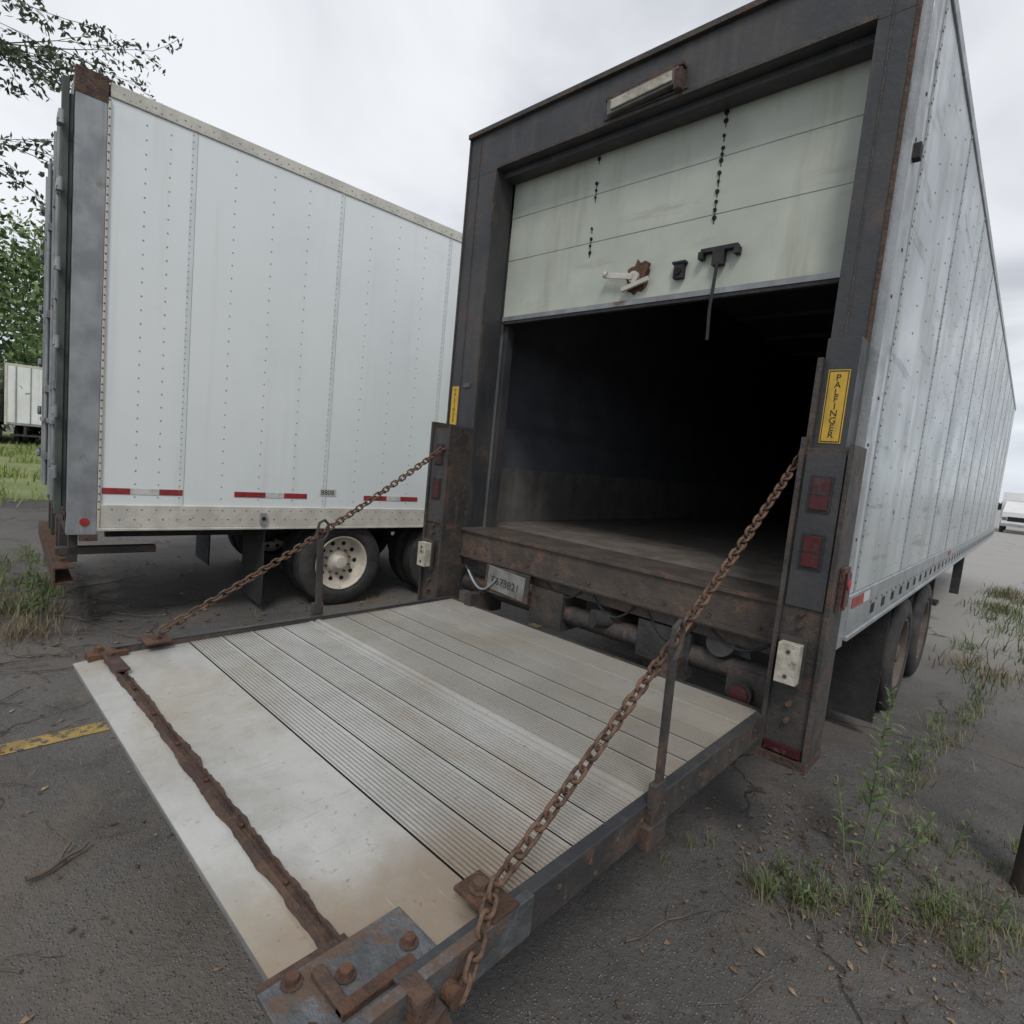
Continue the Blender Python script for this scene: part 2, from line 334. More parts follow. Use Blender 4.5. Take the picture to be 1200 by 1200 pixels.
    for sx in(-W/2-.8,-W/2+.8):
        b.box(sx-.06,sx+.06,10.6,10.72,.08,zb,'under'); b.box(sx-.15,sx+.15,10.5,10.82,.03,.08,'under')
    b.make('running_gear',e)
leftmost_trailer()
# ------------------------------------------------------------ main trailer (world coordinates)
yr=2.64; XL,XR=-3.13,-.53; ZT=3.84; YF=16.2
E=empty('semi_trailer',(0,0,0))
b=B()
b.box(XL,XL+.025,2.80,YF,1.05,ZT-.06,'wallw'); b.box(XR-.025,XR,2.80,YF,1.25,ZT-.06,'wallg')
b.box(XL+.025,XR-.025,YF-.05,YF,1.05,ZT-.06,'wallw')
b.box(XL-.01,XR+.01,2.80,YF+.005,ZT-.06,ZT+.0,'alu')
b.box(XR-.06,XR+.008,2.80,YF,1.07,1.25,'alu'); b.box(XR-.06,XR+.022,2.80,YF,1.045,1.07,'alu')
b.box(XL-.008,XL+.026,2.80,YF,.98,1.05,'alu')
b.make('box_body',E,.005)
b=B()
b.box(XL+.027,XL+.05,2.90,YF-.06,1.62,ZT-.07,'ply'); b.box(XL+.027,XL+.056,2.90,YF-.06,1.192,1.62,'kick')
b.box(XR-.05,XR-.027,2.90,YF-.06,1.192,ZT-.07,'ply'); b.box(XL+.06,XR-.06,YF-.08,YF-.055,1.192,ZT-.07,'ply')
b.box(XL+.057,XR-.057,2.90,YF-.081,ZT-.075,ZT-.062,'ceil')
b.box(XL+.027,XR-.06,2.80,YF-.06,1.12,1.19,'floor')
for i in range(10): b.box(XL+.06,XR-.06,5+i*1.1,5.04+i*1.1,ZT-.12,ZT-.076,'ceil')
for x in(-2.86,-.70):
    b.box(x-.03,x+.03,2.84,2.87,1.19,3.4,'alu'); b.box(x-.03,x+.03,2.87,5.0,3.52,3.55,'alu')
b.make('cargo_interior',E,.0)
b=B()
b.box(XL,-2.85,yr,2.80,.98,3.58,'frame'); b.box(-.71,-.575,yr,2.80,.98,3.58,'frame'); b.box(-.575,XR+.004,yr+.02,2.80,1.02,3.84,'alu')
b.box(XL,-.575,yr,2.80,3.58,ZT,'frame'); b.box(XL-.015,XR-.02,yr-.025,2.83,ZT,ZT+.03,'frame_rusty')
b.box(XL-.012,XL,yr-.01,2.82,.98,ZT,'frame_rusty')
b.box(-.577,-.565,yr-.008,yr+.019,1.02,ZT-.002,'rustdark')
b.box(-2.85,-2.81,2.83,2.90,1.19,3.6,'frame'); b.box(-.75,-.69,2.84,2.90,1.19,3.6,'frame')
b.box(-2.87,-2.852,yr-.012,yr,1.19,3.58,'frame_rusty')
b.box(-3.04,-3.03,yr-.004,yr,1.0,3.82,'frame_rusty'); b.box(-.66,-.652,yr-.004,yr,2.3,3.82,'frame_rusty')
b.box(-2.85,-.71,yr-.012,yr,3.58,3.60,'frame_rusty')
b.box(-2.85,-.71,2.70,2.80,3.54,3.579,'frame')
b.box(-2.85,-.71,2.615,2.80,.99,1.175,'sill'); b.box(-2.85,-.71,2.60,2.97,1.176,1.196,'sill')
b.box(-2.85,-.71,2.606,2.6145,1.0,1.02,'sill')
b.box(XL+.01,XR-.02,2.66,2.80,.93,.985,'frame_rusty')
for i in range(9): b.cyl((-2.7+i*.235,2.6145,1.05),(-2.7+i*.235,2.607,1.05),.011,'rustdark',6)
b.box(-2.99,-2.93,yr-.012,yr,2.16,2.19,'lamp')
for z in(1.3,1.9,2.5,3.1,3.7):
    b.rivetx(XR+.004,2.70,z,.009,'rustdark'); b.rivetx(XR+.004,2.76,z+.2,.009,'rustdark')
b.box(XR+.004,XR+.03,2.68,2.72,3.02,3.08,'black')
b.make('rear_frame',E,.006)
b=B()
rt=Matrix.Rotation(R(-3),3,'Y')
b.box(-1.98,-1.56,yr-.045,yr-.001,3.62,3.70,'lamp',rot=rt); b.box(-1.95,-1.59,yr-.055,yr-.045,3.635,3.685,'bumper',rot=rt)
b.box(-2.02,-1.52,yr-.012,yr-.0,3.605,3.62,'frame_rusty'); b.box(-2.0,-1.54,yr-.04,yr-.002,3.70,3.72,'rustdark',rot=rt)
b.box(-1.58,-1.54,yr-.05,yr-.002,3.60,3.70,'rustdark')
b.make('header_lamp',E,.006)
# roll-up door
b=B()
for z0,z1 in((2.665,3.035),(3.04,3.315),(3.32,3.585),(3.59,3.78)):
    b.box(-2.835,-.715,2.803,2.83,z0,z1,'door')
b.box(-2.84,-.71,2.806,2.826,2.66,3.78,'alu')
b.box(-2.84,-.71,2.796,2.835,2.635,2.664,'cornerp'); b.box(-2.84,-.71,2.80,2.83,2.615,2.635,'black')
for x,zs in((-2.147,(3.56,3.52,3.38,3.34,3.30,3.12,3.06,3.02,2.98)),(-1.377,(3.57,3.53,3.49,3.42,3.36,3.33,3.30,3.24,3.2,3.15,3.1,3.06,3.02))):
    for z in zs:
        j=random.uniform(.007,.013); b.cyl((x+random.uniform(-.004,.004),2.803,z),(x,2.795,z),j,'dark',8)
        b.box(x-.003,x+.003,2.8015,2.803,z-.03,z,'rustdark')
pts=[]
for i in range(22):
    t=2*math.pi*i/22; r=.085+random.uniform(-.018,.02); pts.append((-1.79+r*.9*math.cos(t),2.8012,2.785+r*math.sin(t)))
b.add(pts,[tuple(range(22))],'rust')
b.cyl((-1.80,2.803,2.78),(-1.80,2.785,2.78),.05,'rustdark',18); b.cyl((-1.80,2.785,2.78),(-1.80,2.765,2.78),.032,'rail',14)
b.box(-1.98,-1.80,2.757,2.768,2.78,2.812,'rail',rot=Matrix.Rotation(R(10),3,'Y')); b.cyl((-1.97,2.76,2.81),(-1.99,2.76,2.815),.019,'rail',10)
b.box(-1.87,-1.70,2.762,2.78,2.725,2.75,'rail',rot=Matrix.Rotation(R(-14),3,'Y')); b.box(-1.745,-1.725,2.77,2.79,2.74,2.85,'rust',rot=Matrix.Rotation(R(20),3,'Y'))
b.box(-1.555,-1.50,2.77,2.803,2.735,2.81,'black'); b.box(-1.565,-1.49,2.765,2.80,2.81,2.822,'black'); b.cyl((-1.527,2.77,2.77),(-1.527,2.76,2.77),.018,'dark',12)
b.box(-1.41,-1.22,2.765,2.80,2.84,2.86,'black'); b.box(-1.42,-1.395,2.76,2.80,2.81,2.845,'black'); b.box(-1.235,-1.21,2.76,2.80,2.81,2.845,'black')
b.box(-1.345,-1.285,2.765,2.80,2.77,2.84,'black')
b.tube([(-1.315,2.768,2.78),(-1.317,2.765,2.68),(-1.325,2.77,2.55),(-1.322,2.78,2.40)],.009,'black',6)
b.make('roll_up_door',E,.003)
# side details
b=B()
seams=[2.9+1.22*i for i in range(11)]
for s in seams:
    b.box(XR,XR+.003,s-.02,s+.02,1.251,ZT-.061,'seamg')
    z=1.3
    while z<ZT-.08: b.rivetx(XR+.003,s-.012,z,.006,'rustdark'); b.rivetx(XR+.003,s+.012,z+.03,.006,'rivet'); z+=.07
y=3.3
while y<YF-.1:
    if min(abs(y-s) for s in seams)>.1:
        z=1.32
        while z<ZT-.08: b.rivetx(XR,y,z,.0065,'rivet'); z+=.13
    y+=.305
b.box(XR+.009,XR+.011,2.85,3.08,1.185,1.232,'red'); b.box(XR+.009,XR+.011,3.085,3.22,1.185,1.232,'whitetape')
b.box(XR+.009,XR+.011,6.8,7.05,1.185,1.225,'red')
y=3.0
while y<YF-.3:
    y+=.284
    b.box(XR+.009,XR+.0095,y+.02,y+.11,1.10,1.15,'dark')
    b.rivetx(XR+.008,y,1.165,.008,'rustdark'); b.rivetx(XR+.008,y+.14,1.165,.008,'rustdark')
b.make('side_rivets_and_tape',E)
b=B()
xc=(XL+XR)/2
chassis(b,xc,2.55,2.95,8.2,1.11,.46,'rimr',[5.35,6.6])
for sx in(-.93,.93): b.box(xc+sx-.3,xc+sx+.3,4.55,4.565,.12,.98,'black')
for sx in(-1.2,.9): b.box(xc+sx-.06,xc+sx+.06,10.1,10.22,.25,1.0,'under'); b.box(xc+sx-.13,xc+sx+.13,10.0,10.32,.2,.25,'under')
b.box(XR-.14,XR-.04,9.8,9.9,.45,1.05,'under')
b.cyl((xc-.4,4.2,.85),(xc+.4,4.2,.85),.16,'under',20)
b.box(xc-.15,xc+.25,3.3,3.7,.6,.95,'under')
for p in range(5):
    x=xc-.6+p*.28; pts=[(x+.05*math.sin(t*3+p),2.8+t*1.3,1.0-.22*math.sin(t*math.pi)-.03*p) for t in[i/10 for i in range(11)]]
    b.tube(pts,.012,'black' if p%2 else 'frame_rusty')
b.tube([(xc+.1+i*.03,3.25,.98-.4*math.sin(i/12*math.pi)) for i in range(13)],.011,'redlens')
b.make('running_gear',E)
# columns / lights
b=B()
for x0,x1,sx in((-3.05,-2.86,-1),(-.70,-.52,1)):
    b.box(x0+.012,x1-.012,2.45,2.638,.60,1.86,'frame_rusty')
    b.box(x0+.02,x1-.02,2.440,2.45,1.22,1.84,'frame')
    b.box(x0-.006,x0+.012,2.43,2.64,.60,1.9,'frame_rusty'); b.box(x1-.012,x1+.006,2.43,2.64,.60,1.88,'frame_rusty')
    b.box(x0-.01,x1+.01,2.42,2.64,.565,.60,'rustdark'); b.box(x0+.02,x1-.02,2.425,2.44,.61,.645,'redlens')
    xm=(x0+x1)/2
    for z in(1.45,1.68):
        b.box(xm-.032,xm+.032,2.429,2.439,z-.062,z+.062,'redlens'); b.box(xm-.042,xm+.042,2.434,2.4395,z-.072,z+.072,'black')
        b.box(xm-.032,xm+.032,2.427,2.429,z-.004,z+.004,'black')
    b.box(xm-.05,xm+.03,2.36,2.43,.92,1.08,'bumper'); b.box(xm-.06,xm+.04,2.41,2.431,.9,1.1,'frame_rusty')
    for z in(.95,1.05): b.cyl((xm-.01,2.36,z),(xm-.01,2.356,z),.008,'rustdark',8)
    for z in(.75,.82,1.15,1.20): b.cyl((xm,2.45,z),(xm,2.425,z),.012,'rustdark',6)
b.box(-.68,-.56,2.50,2.638,1.86,2.30,'frame'); b.box(-.70,-.68,2.47,2.638,1.86,2.22,'frame_rusty')
b.box(-.512,-.497,2.50,2.60,1.22,1.40,'rustdark'); b.box(-.497,-.487,2.515,2.585,1.24,1.38,'redlens')
b.cyl((-.487,2.55,1.33),(-.482,2.55,1.33),.022,'red')
b.box(-.72,-.60,2.46,2.60,.66,.80,'black')
b.make('lift_columns',E,.005)
b=B()
b.box(-.660,-.582,2.497,2.4995,1.885,2.175,'yellow'); b.box(-3.115,-3.045,2.6375,2.6395,1.90,2.17,'yellow')
b.box(-.656,-.586,2.4962,2.4968,1.889,1.893,'ink'); b.box(-.656,-.586,2.4962,2.4968,2.167,2.171,'ink')
b.box(-.656,-.653,2.4962,2.4968,1.893,2.167,'ink'); b.box(-.589,-.586,2.4962,2.4968,1.893,2.167,'ink')
b.make('warning_stickers',E)
text('sticker_lettering','\n'.join('PALFINGER'),(-.621,2.496,2.03),(R(90),0,0),.036,'ink',E,.78)
text('sticker_lettering_left','\n'.join('PALFINGER'),(-3.08,2.637,2.035),(R(90),0,0),.034,'ink',E,.78)
b=B()
b.box(-2.52,-2.20,2.57,2.575,.84,.99,'plate',rot=Matrix.Rotation(R(4),3,'Y')); b.box(-2.55,-2.17,2.576,2.59,.82,1.0,'frame_rusty')
b.cyl((-.85,2.56,.74),(-.85,2.60,.74),.055,'black',24); b.cyl((-.85,2.552,.74),(-.85,2.56,.74),.040,'redlens',24)
b.box(-.93,-.72,2.60,2.615,.64,.84,'frame_rusty')
b.cyl((-2.86,2.72,.80),(-.70,2.72,.80),.06,'frame_rusty',20)
b.box(-2.2,-1.95,2.64,2.9,.70,.93,'frame_rusty'); b.box(-1.45,-1.15,2.66,2.95,.72,.92,'under')
for x in(-2.6,-1.2): b.box(x-.03,x+.03,2.48,2.78,.66,.80,'frame_rusty')
b.cyl((-1.7,2.6,.86),(-1.35,3.3,.78),.05,'under'); b.cyl((-1.0,2.66,.92),(-1.0,2.9,.8),.07,'under')
b.tube([(-2.75+.04*i,2.58+.01*i,.95-.14*math.sin(i/9*math.pi)) for i in range(10)],.013,'black')
b.tube([(-2.7+.03*i,2.56,.93-.10*math.sin(i/9*math.pi)) for i in range(10)],.008,'cornerp')
for q in range(4): b.tube([(-2.1+.35*q+.03*i,2.66,.97-(.06+.03*(q%3))*math.sin(i/9*math.pi)) for i in range(10)],.008,'black')
b.make('rear_underside',E,.004)
text('plate_number','P673821',(-2.36,2.567,.905),(R(90),R(4),0),.07,'frame',E)
# ------------------------------------------------------------ tail lift platform
P=empty('tail_lift_platform',(0,0,0))
x0,x1=-2.775,-.735
zt=lambda y: .70+(y-.5)*.01
def strip(b,prof,k='deck',kd=None,lowset=(),kj=None,jset=()):
    vs=[];n=len(prof)
    for x in(x0,x1): vs+=[(x,y,z) for y,z in prof]
    g={k:[]}
    for i in range(n-1):
        kk=kj if i in jset else (kd if i in lowset else k)
        g.setdefault(kk,[]).append((i,n+i,n+i+1,i+1))
    for kk,f in g.items():
        if f: b.add(vs,f,kk)
b=B()
strip(b,[(.455,.684),(.455,.690),(.54,zt(.54)),(.885,zt(.885)),(.887,zt(.887)-.004)])
def ribs(ya,yb,planks,pitch=.0135):
    w=(yb-ya)/planks
    for p in range(planks):
        a=ya+p*w; c=a+w; pr=[(a,zt(a)-.010),(a+.003,zt(a)-.010),(a+.003,zt(a)+.002),(a+.008,zt(a)+.002)]; low=[]; J=[0,1]
        n=int((w-.019)/pitch); q=(w-.019)/n
        for i in range(n):
            s=a+.008+i*q
            low+=[len(pr)-1,len(pr),len(pr)+1]
            pr+=[(s+q*.06,zt(s)-.0005),(s+q*.36,zt(s)-.0005),(s+q*.42,zt(s)+.002),(s+q*1.0,zt(s)+.002)]
        J+=[len(pr),len(pr)+1]
        pr+=[(c-.003,zt(c)+.002),(c-.003,zt(c)-.010),(c,zt(c)-.010)]
        strip(b,pr,'deck','deckg',set(low),'dark',set(J))
ribs(.887,1.475,4)
strip(b,[(1.475,zt(1.475)-.006),(1.478,zt(1.5)+.004),(1.50,zt(1.5)+.005),(1.503,zt(1.5)-.002),(1.515,zt(1.5)-.002),(1.518,zt(1.5)+.007),(1.535,zt(1.5)+.009),(1.545,zt(1.5)+.006),(1.548,zt(1.5)-.004)],'deck',None,(),'deckg',{3})
ribs(1.548,2.13,4)
strip(b,[(2.13,zt(2.13)),(2.30,zt(2.3)),(2.302,zt(2.3)-.006),(2.308,zt(2.3)-.006),(2.31,zt(2.3)),(2.50,zt(2.5)),(2.50,.66)],'deck',None,(),'dark',{2})
b.box(x0+.002,x1-.002,.60,2.49,.655,.685,'alu')
b.box(x0+.002,x1-.002,.457,.60,.668,.680,'alu')
b.make('deck',P)
b=B()
for xa,xb in((x0-.028,x0-.001),(x1+.001,x1+.034)):
    b.box(xa,xb,.62,2.53,.625,.728,'frame_rusty')
    b.box(xa-.002,xb+.002,.60,2.5,.7285,.735,'frame')
for i in range(14): b.rivetx(x1+.034,.8+i*.13,.69,.010,'rustdark'); b.rivetx(x1+.034,.83+i*.13,.645,.007,'rustdark')
b.box(x0,x1,2.501,2.535,.64,.722,'frame_rusty')
for y in(.9,1.3,1.75,2.2): b.box(x0+.05,x1-.05,y,y+.05,.60,.654,'frame_rusty')
b.make('side_rails',P,.004)
b=B()
n=150; vs=[];fs=[]; ja=jb=0
for i in range(n+1):
    x=-2.76+i*(1.92/n); ja=ja*.8+random.uniform(-.0022,.0022); jb=jb*.7+random.uniform(-.0032,.0032); h=zt(.57)+.014+random.uniform(-.0015,.0015)
    vs+=[(x,.548+ja,zt(.55)),(x,.553+ja,h),(x,.561,h),(x,.564,h-.011),(x,.578,h-.011),(x,.581+jb*.5,h+.001),(x,.589+jb,h),(x,.593+jb,zt(.6)+.0005)]
for i in range(n):
    for j in range(7): fs.append((i*8+j,i*8+8+j,i*8+9+j,i*8+j+1))
b.add(vs,fs,'rustdark')
for i in range(8): b.cyl((-2.6+i*.25,.571,.70),(-2.6+i*.25,.571,.712),.006,'rust',8)
b.box(-2.82,-2.52,.545,.592,.7175,.727,'rustdark',rot=Matrix.Rotation(R(2),3,'Z')); b.box(-2.82,-2.74,.50,.64,.69,.722,'rust')
b.cyl((-2.78,.54,.72),(-2.78,.54,.745),.018,'rust',6,smooth=False); b.cyl((-2.70,.57,.722),(-2.70,.57,.74),.016,'rust',6,smooth=False)
b.make('retention_strip',P)
b=B()
b.box(-.88,-.70,.415,.72,.705,.716,'steelb'); b.box(-.715,-.69,.43,.95,.64,.7385,'steelb'); b.box(-.90,-.86,.42,.60,.7,.712,'rustdark')
b.box(-.85,-.74,.50,.525,.7165,.73,'rustdark'); b.box(-.76,-.735,.50,.66,.7165,.732,'rust'); b.box(-.72,-.66,.60,.64,.66,.74,'rustdark')
b.box(-.69,-.645,.62,.68,.60,.70,'rustdark',rot=Matrix.Rotation(R(25),3,'X'))
for x,y in((-.81,.55),(-.79,.68),(-.86,.47),(-.75,.45)):
    b.cyl((x,y,.716),(x,y,.732),.013,'rust',6,smooth=False); b.cyl((x,y,.716),(x,y,.719),.02,'rustdark',14)
b.box(-.82,-.69,.82,.90,.7360,.747,'rust'); b.cyl((-.775,.86,.747),(-.775,.86,.765),.018,'rustdark',6,smooth=False); b.cyl((-.775,.86,.747),(-.775,.86,.751),.027,'rustdark',14)
b.cyl((-.70,.70,.68),(-.66,.70,.68),.02,'rust',8)
b.box(-2.83,-2.72,.70,.80,.736,.747,'rust'); b.cyl((-2.765,.75,.747),(-2.765,.75,.765),.018,'rustdark',6,smooth=False)
b.make('corner_brackets',P,.0025)
b=B()
for x,y,h in((-.69,1.50,1.24),(-2.825,1.55,1.22)):
    b.box(x-.012,x+.012,y-.035,y+.03,.60,.80,'frame_rusty')
    b.box(x-.007,x+.007,y-.020,y+.018,.78,h-.06,'frame_rusty',rot=Matrix.Rotation(R(2),3,'X'))
    b.tube([(x,y-.02,h-.07),(x,y-.03,h-.02),(x,y-.02,h+.03),(x,y+.01,h+.045),(x,y+.035,h+.02),(x,y+.035,h-.03),(x,y+.01,h-.07)],.008,'frame_rusty',8)
    b.box(x-.02,x+.02,y-.06,y+.05,.61,.68,'frame_rusty')
b.make('chain_uprights',P,.003)
# ------------------------------------------------------------ chains
def chain(name,pts,pitch=.036,wire=.0053,wid=.0150):
    b=B(); pts=[Vector(p) for p in pts]
    seg=[(pts[i+1]-pts[i]).length for i in range(len(pts)-1)]; L=sum(seg)
    def at(s):
        for i,l in enumerate(seg):
            if s<=l or i==len(seg)-1: return pts[i]+(pts[i+1]-pts[i])*(s/l),(pts[i+1]-pts[i]).normalized()
            s-=l
    n=int(L/pitch); tw=random.uniform(0,1)
    for i in range(n):
        c,d=at((i+.5)*pitch); side=d.cross(Vector((0,0,1))).normalized(); up=side.cross(d)
        a=math.pi/4+(math.pi/2 if i%2 else 0)+tw+.15*math.sin(i*.3)+random.uniform(-.1,.1)
        u=math.cos(a)*side+math.sin(a)*up
        hl=pitch/2+wire*.9-wid+.004; path=[]
        for k in range(7):
            t=-math.pi/2+math.pi*k/6; path.append(c+d*(hl+wid*math.cos(t)*.8)+u*(wid*math.sin(t)))
        for k in range(7):
            t=math.pi/2+math.pi*k/6; path.append(c-d*(hl-wid*math.cos(t)*.8)+u*(wid*math.sin(t)))
        b.tube(path,wire,'chain',7,closed=True)
    return b.make(name)
def sag(a,c,s,n=24):
    a=Vector(a);c=Vector(c); return [a.lerp(c,i/n)-Vector((0,0,s*4*(i/n)*(1-i/n))) for i in range(n+1)]
chain('safety_chain',sag((-.735,2.58,1.85),(-.735,.86,.775),.03)+[Vector((-.70,.80,.752)),Vector((-.672,.74,.70)),Vector((-.67,.70,.64))])
chain('safety_chain',sag((-2.93,2.6,1.84),(-2.79,.76,.765),.045))
b=B()
for x,y,z in((-.735,2.60,1.86),(-2.93,2.625,1.85)):
    b.box(x-.02,x+.02,y,y+.03,z-.03,z+.03,'rust'); b.tube([(x,y+.02*math.cos(t)-.01,z+.022*math.sin(t)) for t in[i*math.pi/5 for i in range(10)]],.006,'rust',6,closed=True)
b.make('chain_anchors',E,.002)
# ------------------------------------------------------------ ground & markings
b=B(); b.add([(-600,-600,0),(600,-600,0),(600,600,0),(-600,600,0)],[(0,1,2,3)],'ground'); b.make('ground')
b=B(); b.add([(-3.65,-4,.004),(-3.53,-4,.004),(-3.53,22,.004),(-3.65,22,.004)],[(0,1,2,3)],'yellowpaint')
b.make('parking_line')
vs=[];nn=60
for i in range(nn):
    t=2*math.pi*i/nn; r=1+random.uniform(-.07,.07); vs.append((-36+22*r*math.cos(t),4+26*r*math.sin(t),.006))
b=B(); b.add(vs,[tuple(range(nn))],'lawn'); b.make('grass_verge')
def blades(name,specs,k='grass'):
    V=[];F=[]
    for cx,cy,rx,ry,cnt,h,w in specs:
        for _ in range(cnt):
            a=random.uniform(0,6.28); q=random.gauss(0,.5)
            x=cx+rx*q*math.cos(a); y=cy+ry*q*math.sin(a)
            hh=h*random.uniform(.3,1.2); ww=w*random.uniform(.6,1.3); t=random.uniform(0,6.28); ln=random.uniform(.2,1.1)*hh
            dx,dy=math.cos(t),math.sin(t); px,py=-dy*ww/2,dx*ww/2; o=len(V)
            V+=[(x-px,y-py,0),(x+px,y+py,0),(x+dx*ln*.35+px*.8,y+dy*ln*.35+py*.8,hh*.55),(x+dx*ln*.35-px*.8,y+dy*ln*.35-py*.8,hh*.55),(x+dx*ln,y+dy*ln,hh*.85)]
            F+=[(o,o+1,o+2,o+3),(o+3,o+2,o+4)]
    me=bpy.data.meshes.new(name); me.from_pydata(V,[],F); me.materials.append(M[k]); o=bpy.data.objects.new(name,me); scene.collection.objects.link(o); return o
sp=[];dry=[]
for i in range(46):
    t=random.random(); x=-.66+.95*t+random.uniform(-.08,.08); y=2.48+.5*t+random.uniform(-.16,.16)
    sp.append((x,y,.09,.09,random.randint(6,30),random.uniform(.05,.12),.0042)); dry.append((x+.03,y-.05,.14,.12,14,.06,.0035))
for i in range(26): sp.append((random.uniform(-.5,.2),random.uniform(2.8,3.9),.10,.10,random.randint(5,22),random.uniform(.05,.11),.0045)); dry.append((random.uniform(-.5,.2),random.uniform(2.8,3.9),.14,.14,12,.06,.0035))
for i in range(16):
    t=i/15; sp.append((-.35+.3*t+random.uniform(-.12,.12),3.9+2.8*t,.13,.2,26,.10,.006)); dry.append((-.3+.3*t,3.9+2.8*t,.2,.2,14,.08,.005))
for i in range(30): sp.append((random.uniform(-.3,.9),random.uniform(7,15),.4,.7,60,.18,.012)); dry.append((random.uniform(-.3,.9),random.uniform(7,15),.35,.6,34,.22,.01))
for i in range(8): sp.append((-1.05+random.uniform(-.2,.2),2.3+random.uniform(-.1,.3),.05,.05,9,.07,.004))
blades('grass_patch',sp)
sp=[]
for i in range(18): sp.append((random.uniform(-7.6,-6.0),random.uniform(.0,1.0),.2,.2,40,.2,.008)); dry.append((random.uniform(-7.6,-5.3),random.uniform(-.2,1.0),.3,.3,60,.14,.006))
for i in range(12): sp.append((random.uniform(-9,-6.5),random.uniform(-.5,1.4),.3,.3,40,.2,.008))
for i in range(8): sp.append((random.uniform(-5.2,-4.4),random.uniform(1.2,4),.1,.1,10,.08,.005))
blades('grass_patch',sp)
blades('dry_grass_patch',dry,'drygrass')
sp=[]
for i in range(170): sp.append((random.uniform(-34,-13.5),random.uniform(-6,10),1.0,1.0,50,.35,.035))
blades('tall_grass',sp,'lawngrass')
def weed(name,x,y,h,lean=(0,0),leaf=.09,seed=1,dens=70,t0=.12,wd=.10):
    rnd=random.Random(seed); b=B()
    pts=[(x+lean[0]*(t**1.5),y+lean[1]*(t**1.5),h*t) for t in[i/10 for i in range(11)]]
    b.tube(pts,[.0045*(1-.6*i/10) for i in range(11)],'weed',6)
    nl=max(8,int(h*dens))
    for i in range(nl):
        t=t0+(1-t0)*i/nl; p=Vector((x+lean[0]*(t**1.5),y+lean[1]*(t**1.5),h*t)); a=i*2.4+rnd.uniform(-.3,.3)
        l=leaf*(1.15-.55*t)*rnd.uniform(.7,1.2); d=Vector((math.cos(a),math.sin(a),rnd.uniform(.3,.9)+ .7*(t>.85))).normalized(); s=d.cross(Vector((0,0,1))).normalized()*l*wd
        q0=p+d*l*.3+Vector((0,0,.004)); q1=p+d*l*.65+Vector((0,0,-.02*l)); q2=p+d*l+Vector((0,0,-l*.28))
        b.add([p,q0-s,q0+s,q1-s*.8,q1+s*.8,q2],[(0,1,2),(1,3,4,2),(3,5,4)],'weed')
    b.make(name)
weed('weed_plant',-.355,3.0,.84,(.01,.04),.12,0,58,.30,.11)
for i,(x,y,h,lx,ly) in enumerate(((-.33,3.05,.55,.11,.04),(-.42,2.98,.36,-.08,.0),(-.20,3.15,.30,.08,0),(-.05,3.4,.24,.05,.05),(-.3,4.3,.30,.05,.1),(-.28,2.9,.26,.1,-.02))):
    weed('weed_plant',x,y,h,(lx,ly),.085,i+1,45,.2)
for i in range(16):
    t=random.random(); weed('weed_plant',-.65+.9*t+random.uniform(-.1,.1),2.50+.5*t+random.uniform(-.12,.25),random.uniform(.05,.14),(random.uniform(-.05,.05),random.uniform(-.05,.05)),.05,60+i,90)
for i in range(8): weed('weed_plant',random.uniform(-7.3,-5.8),random.uniform(.1,.9),random.uniform(.25,.5),(.03,.03),.1,30+i)
b=B()
def leafp(x,y,s,k=None):
    k=k or random.choice(['tan','brownleaf','brownleaf'])
    a=random.uniform(0,6.28); c=Vector((x,y,.008)); d=Vector((math.cos(a),math.sin(a),0)); p=Vector((-d.y,d.x,0)); z=Vector((0,0,1))
    b.add([c-d*s,c-d*s*.2+p*s*.5+z*s*random.uniform(.1,.5),c+d*s*.6+p*s*.3+z*s*.1,c+d*s+z*s*random.uniform(0,.5),c+d*s*.4-p*s*.45+z*s*random.uniform(0,.3),c-d*s*.4-p*s*.4],[(0,1,2,4,5),(2,3,4)],k)
for _ in range(170): leafp(random.uniform(-.9,.5),random.uniform(1.0,4.0),random.uniform(.006,.020))
for _ in range(460): leafp(random.uniform(-8,-4.3),random.uniform(-.6,5),random.uniform(.012,.035))
for _ in range(150): leafp(random.uniform(-4.3,-1.2),random.uniform(-.3,1.2),random.uniform(.006,.018))
leafp(-2.35,.02,.04,'tan'); leafp(-3.3,.1,.04,'tan'); leafp(-.5,2.1,.025,'tan'); leafp(-.25,2.3,.02,'tan')
for _ in range(700): leafp(random.gauss(-.2,.45),random.gauss(2.8,.35),random.uniform(.005,.016))
b.make('fallen_leaves')
b=B()
def twig(x,y,l,r,a=None,k=7):
    a=random.uniform(0,6.28) if a is None else a; pts=[];px,py=x,y
    for i in range(k):
        pts.append((px,py,.010+r+random.uniform(0,.01))); a+=random.uniform(-.35,.35); px+=math.cos(a)*l/k; py+=math.sin(a)*l/k
    b.tube(pts,[r*(1-.6*i/k) for i in range(k)],'twig',6)
    if l>.25: b.tube([pts[3],(pts[3][0]+.05*math.cos(a+1),pts[3][1]+.05*math.sin(a+1),.02),(pts[3][0]+.1*math.cos(a+.8),pts[3][1]+.1*math.sin(a+.8),.03)],r*.5,'twig',5)
for _ in range(55): twig(random.uniform(-.8,.3),random.uniform(1.2,3.4),random.uniform(.10,.42),random.uniform(.0012,.0028))
for _ in range(130): twig(random.uniform(-7.5,-4.2),random.uniform(-.5,1.4),random.uniform(.15,.7),random.uniform(.002,.005))
for _ in range(30): twig(random.uniform(-4,-2),random.uniform(-.2,.9),random.uniform(.08,.3),random.uniform(.0012,.004))
twig(-2.45,.28,.26,.011,1.9); twig(-2.9,.15,.3,.006,2.5); twig(-.85,1.75,.5,.004,1.2); twig(-.45,2.35,.45,.004,2.3)
b.make('fallen_twigs')
b=B()
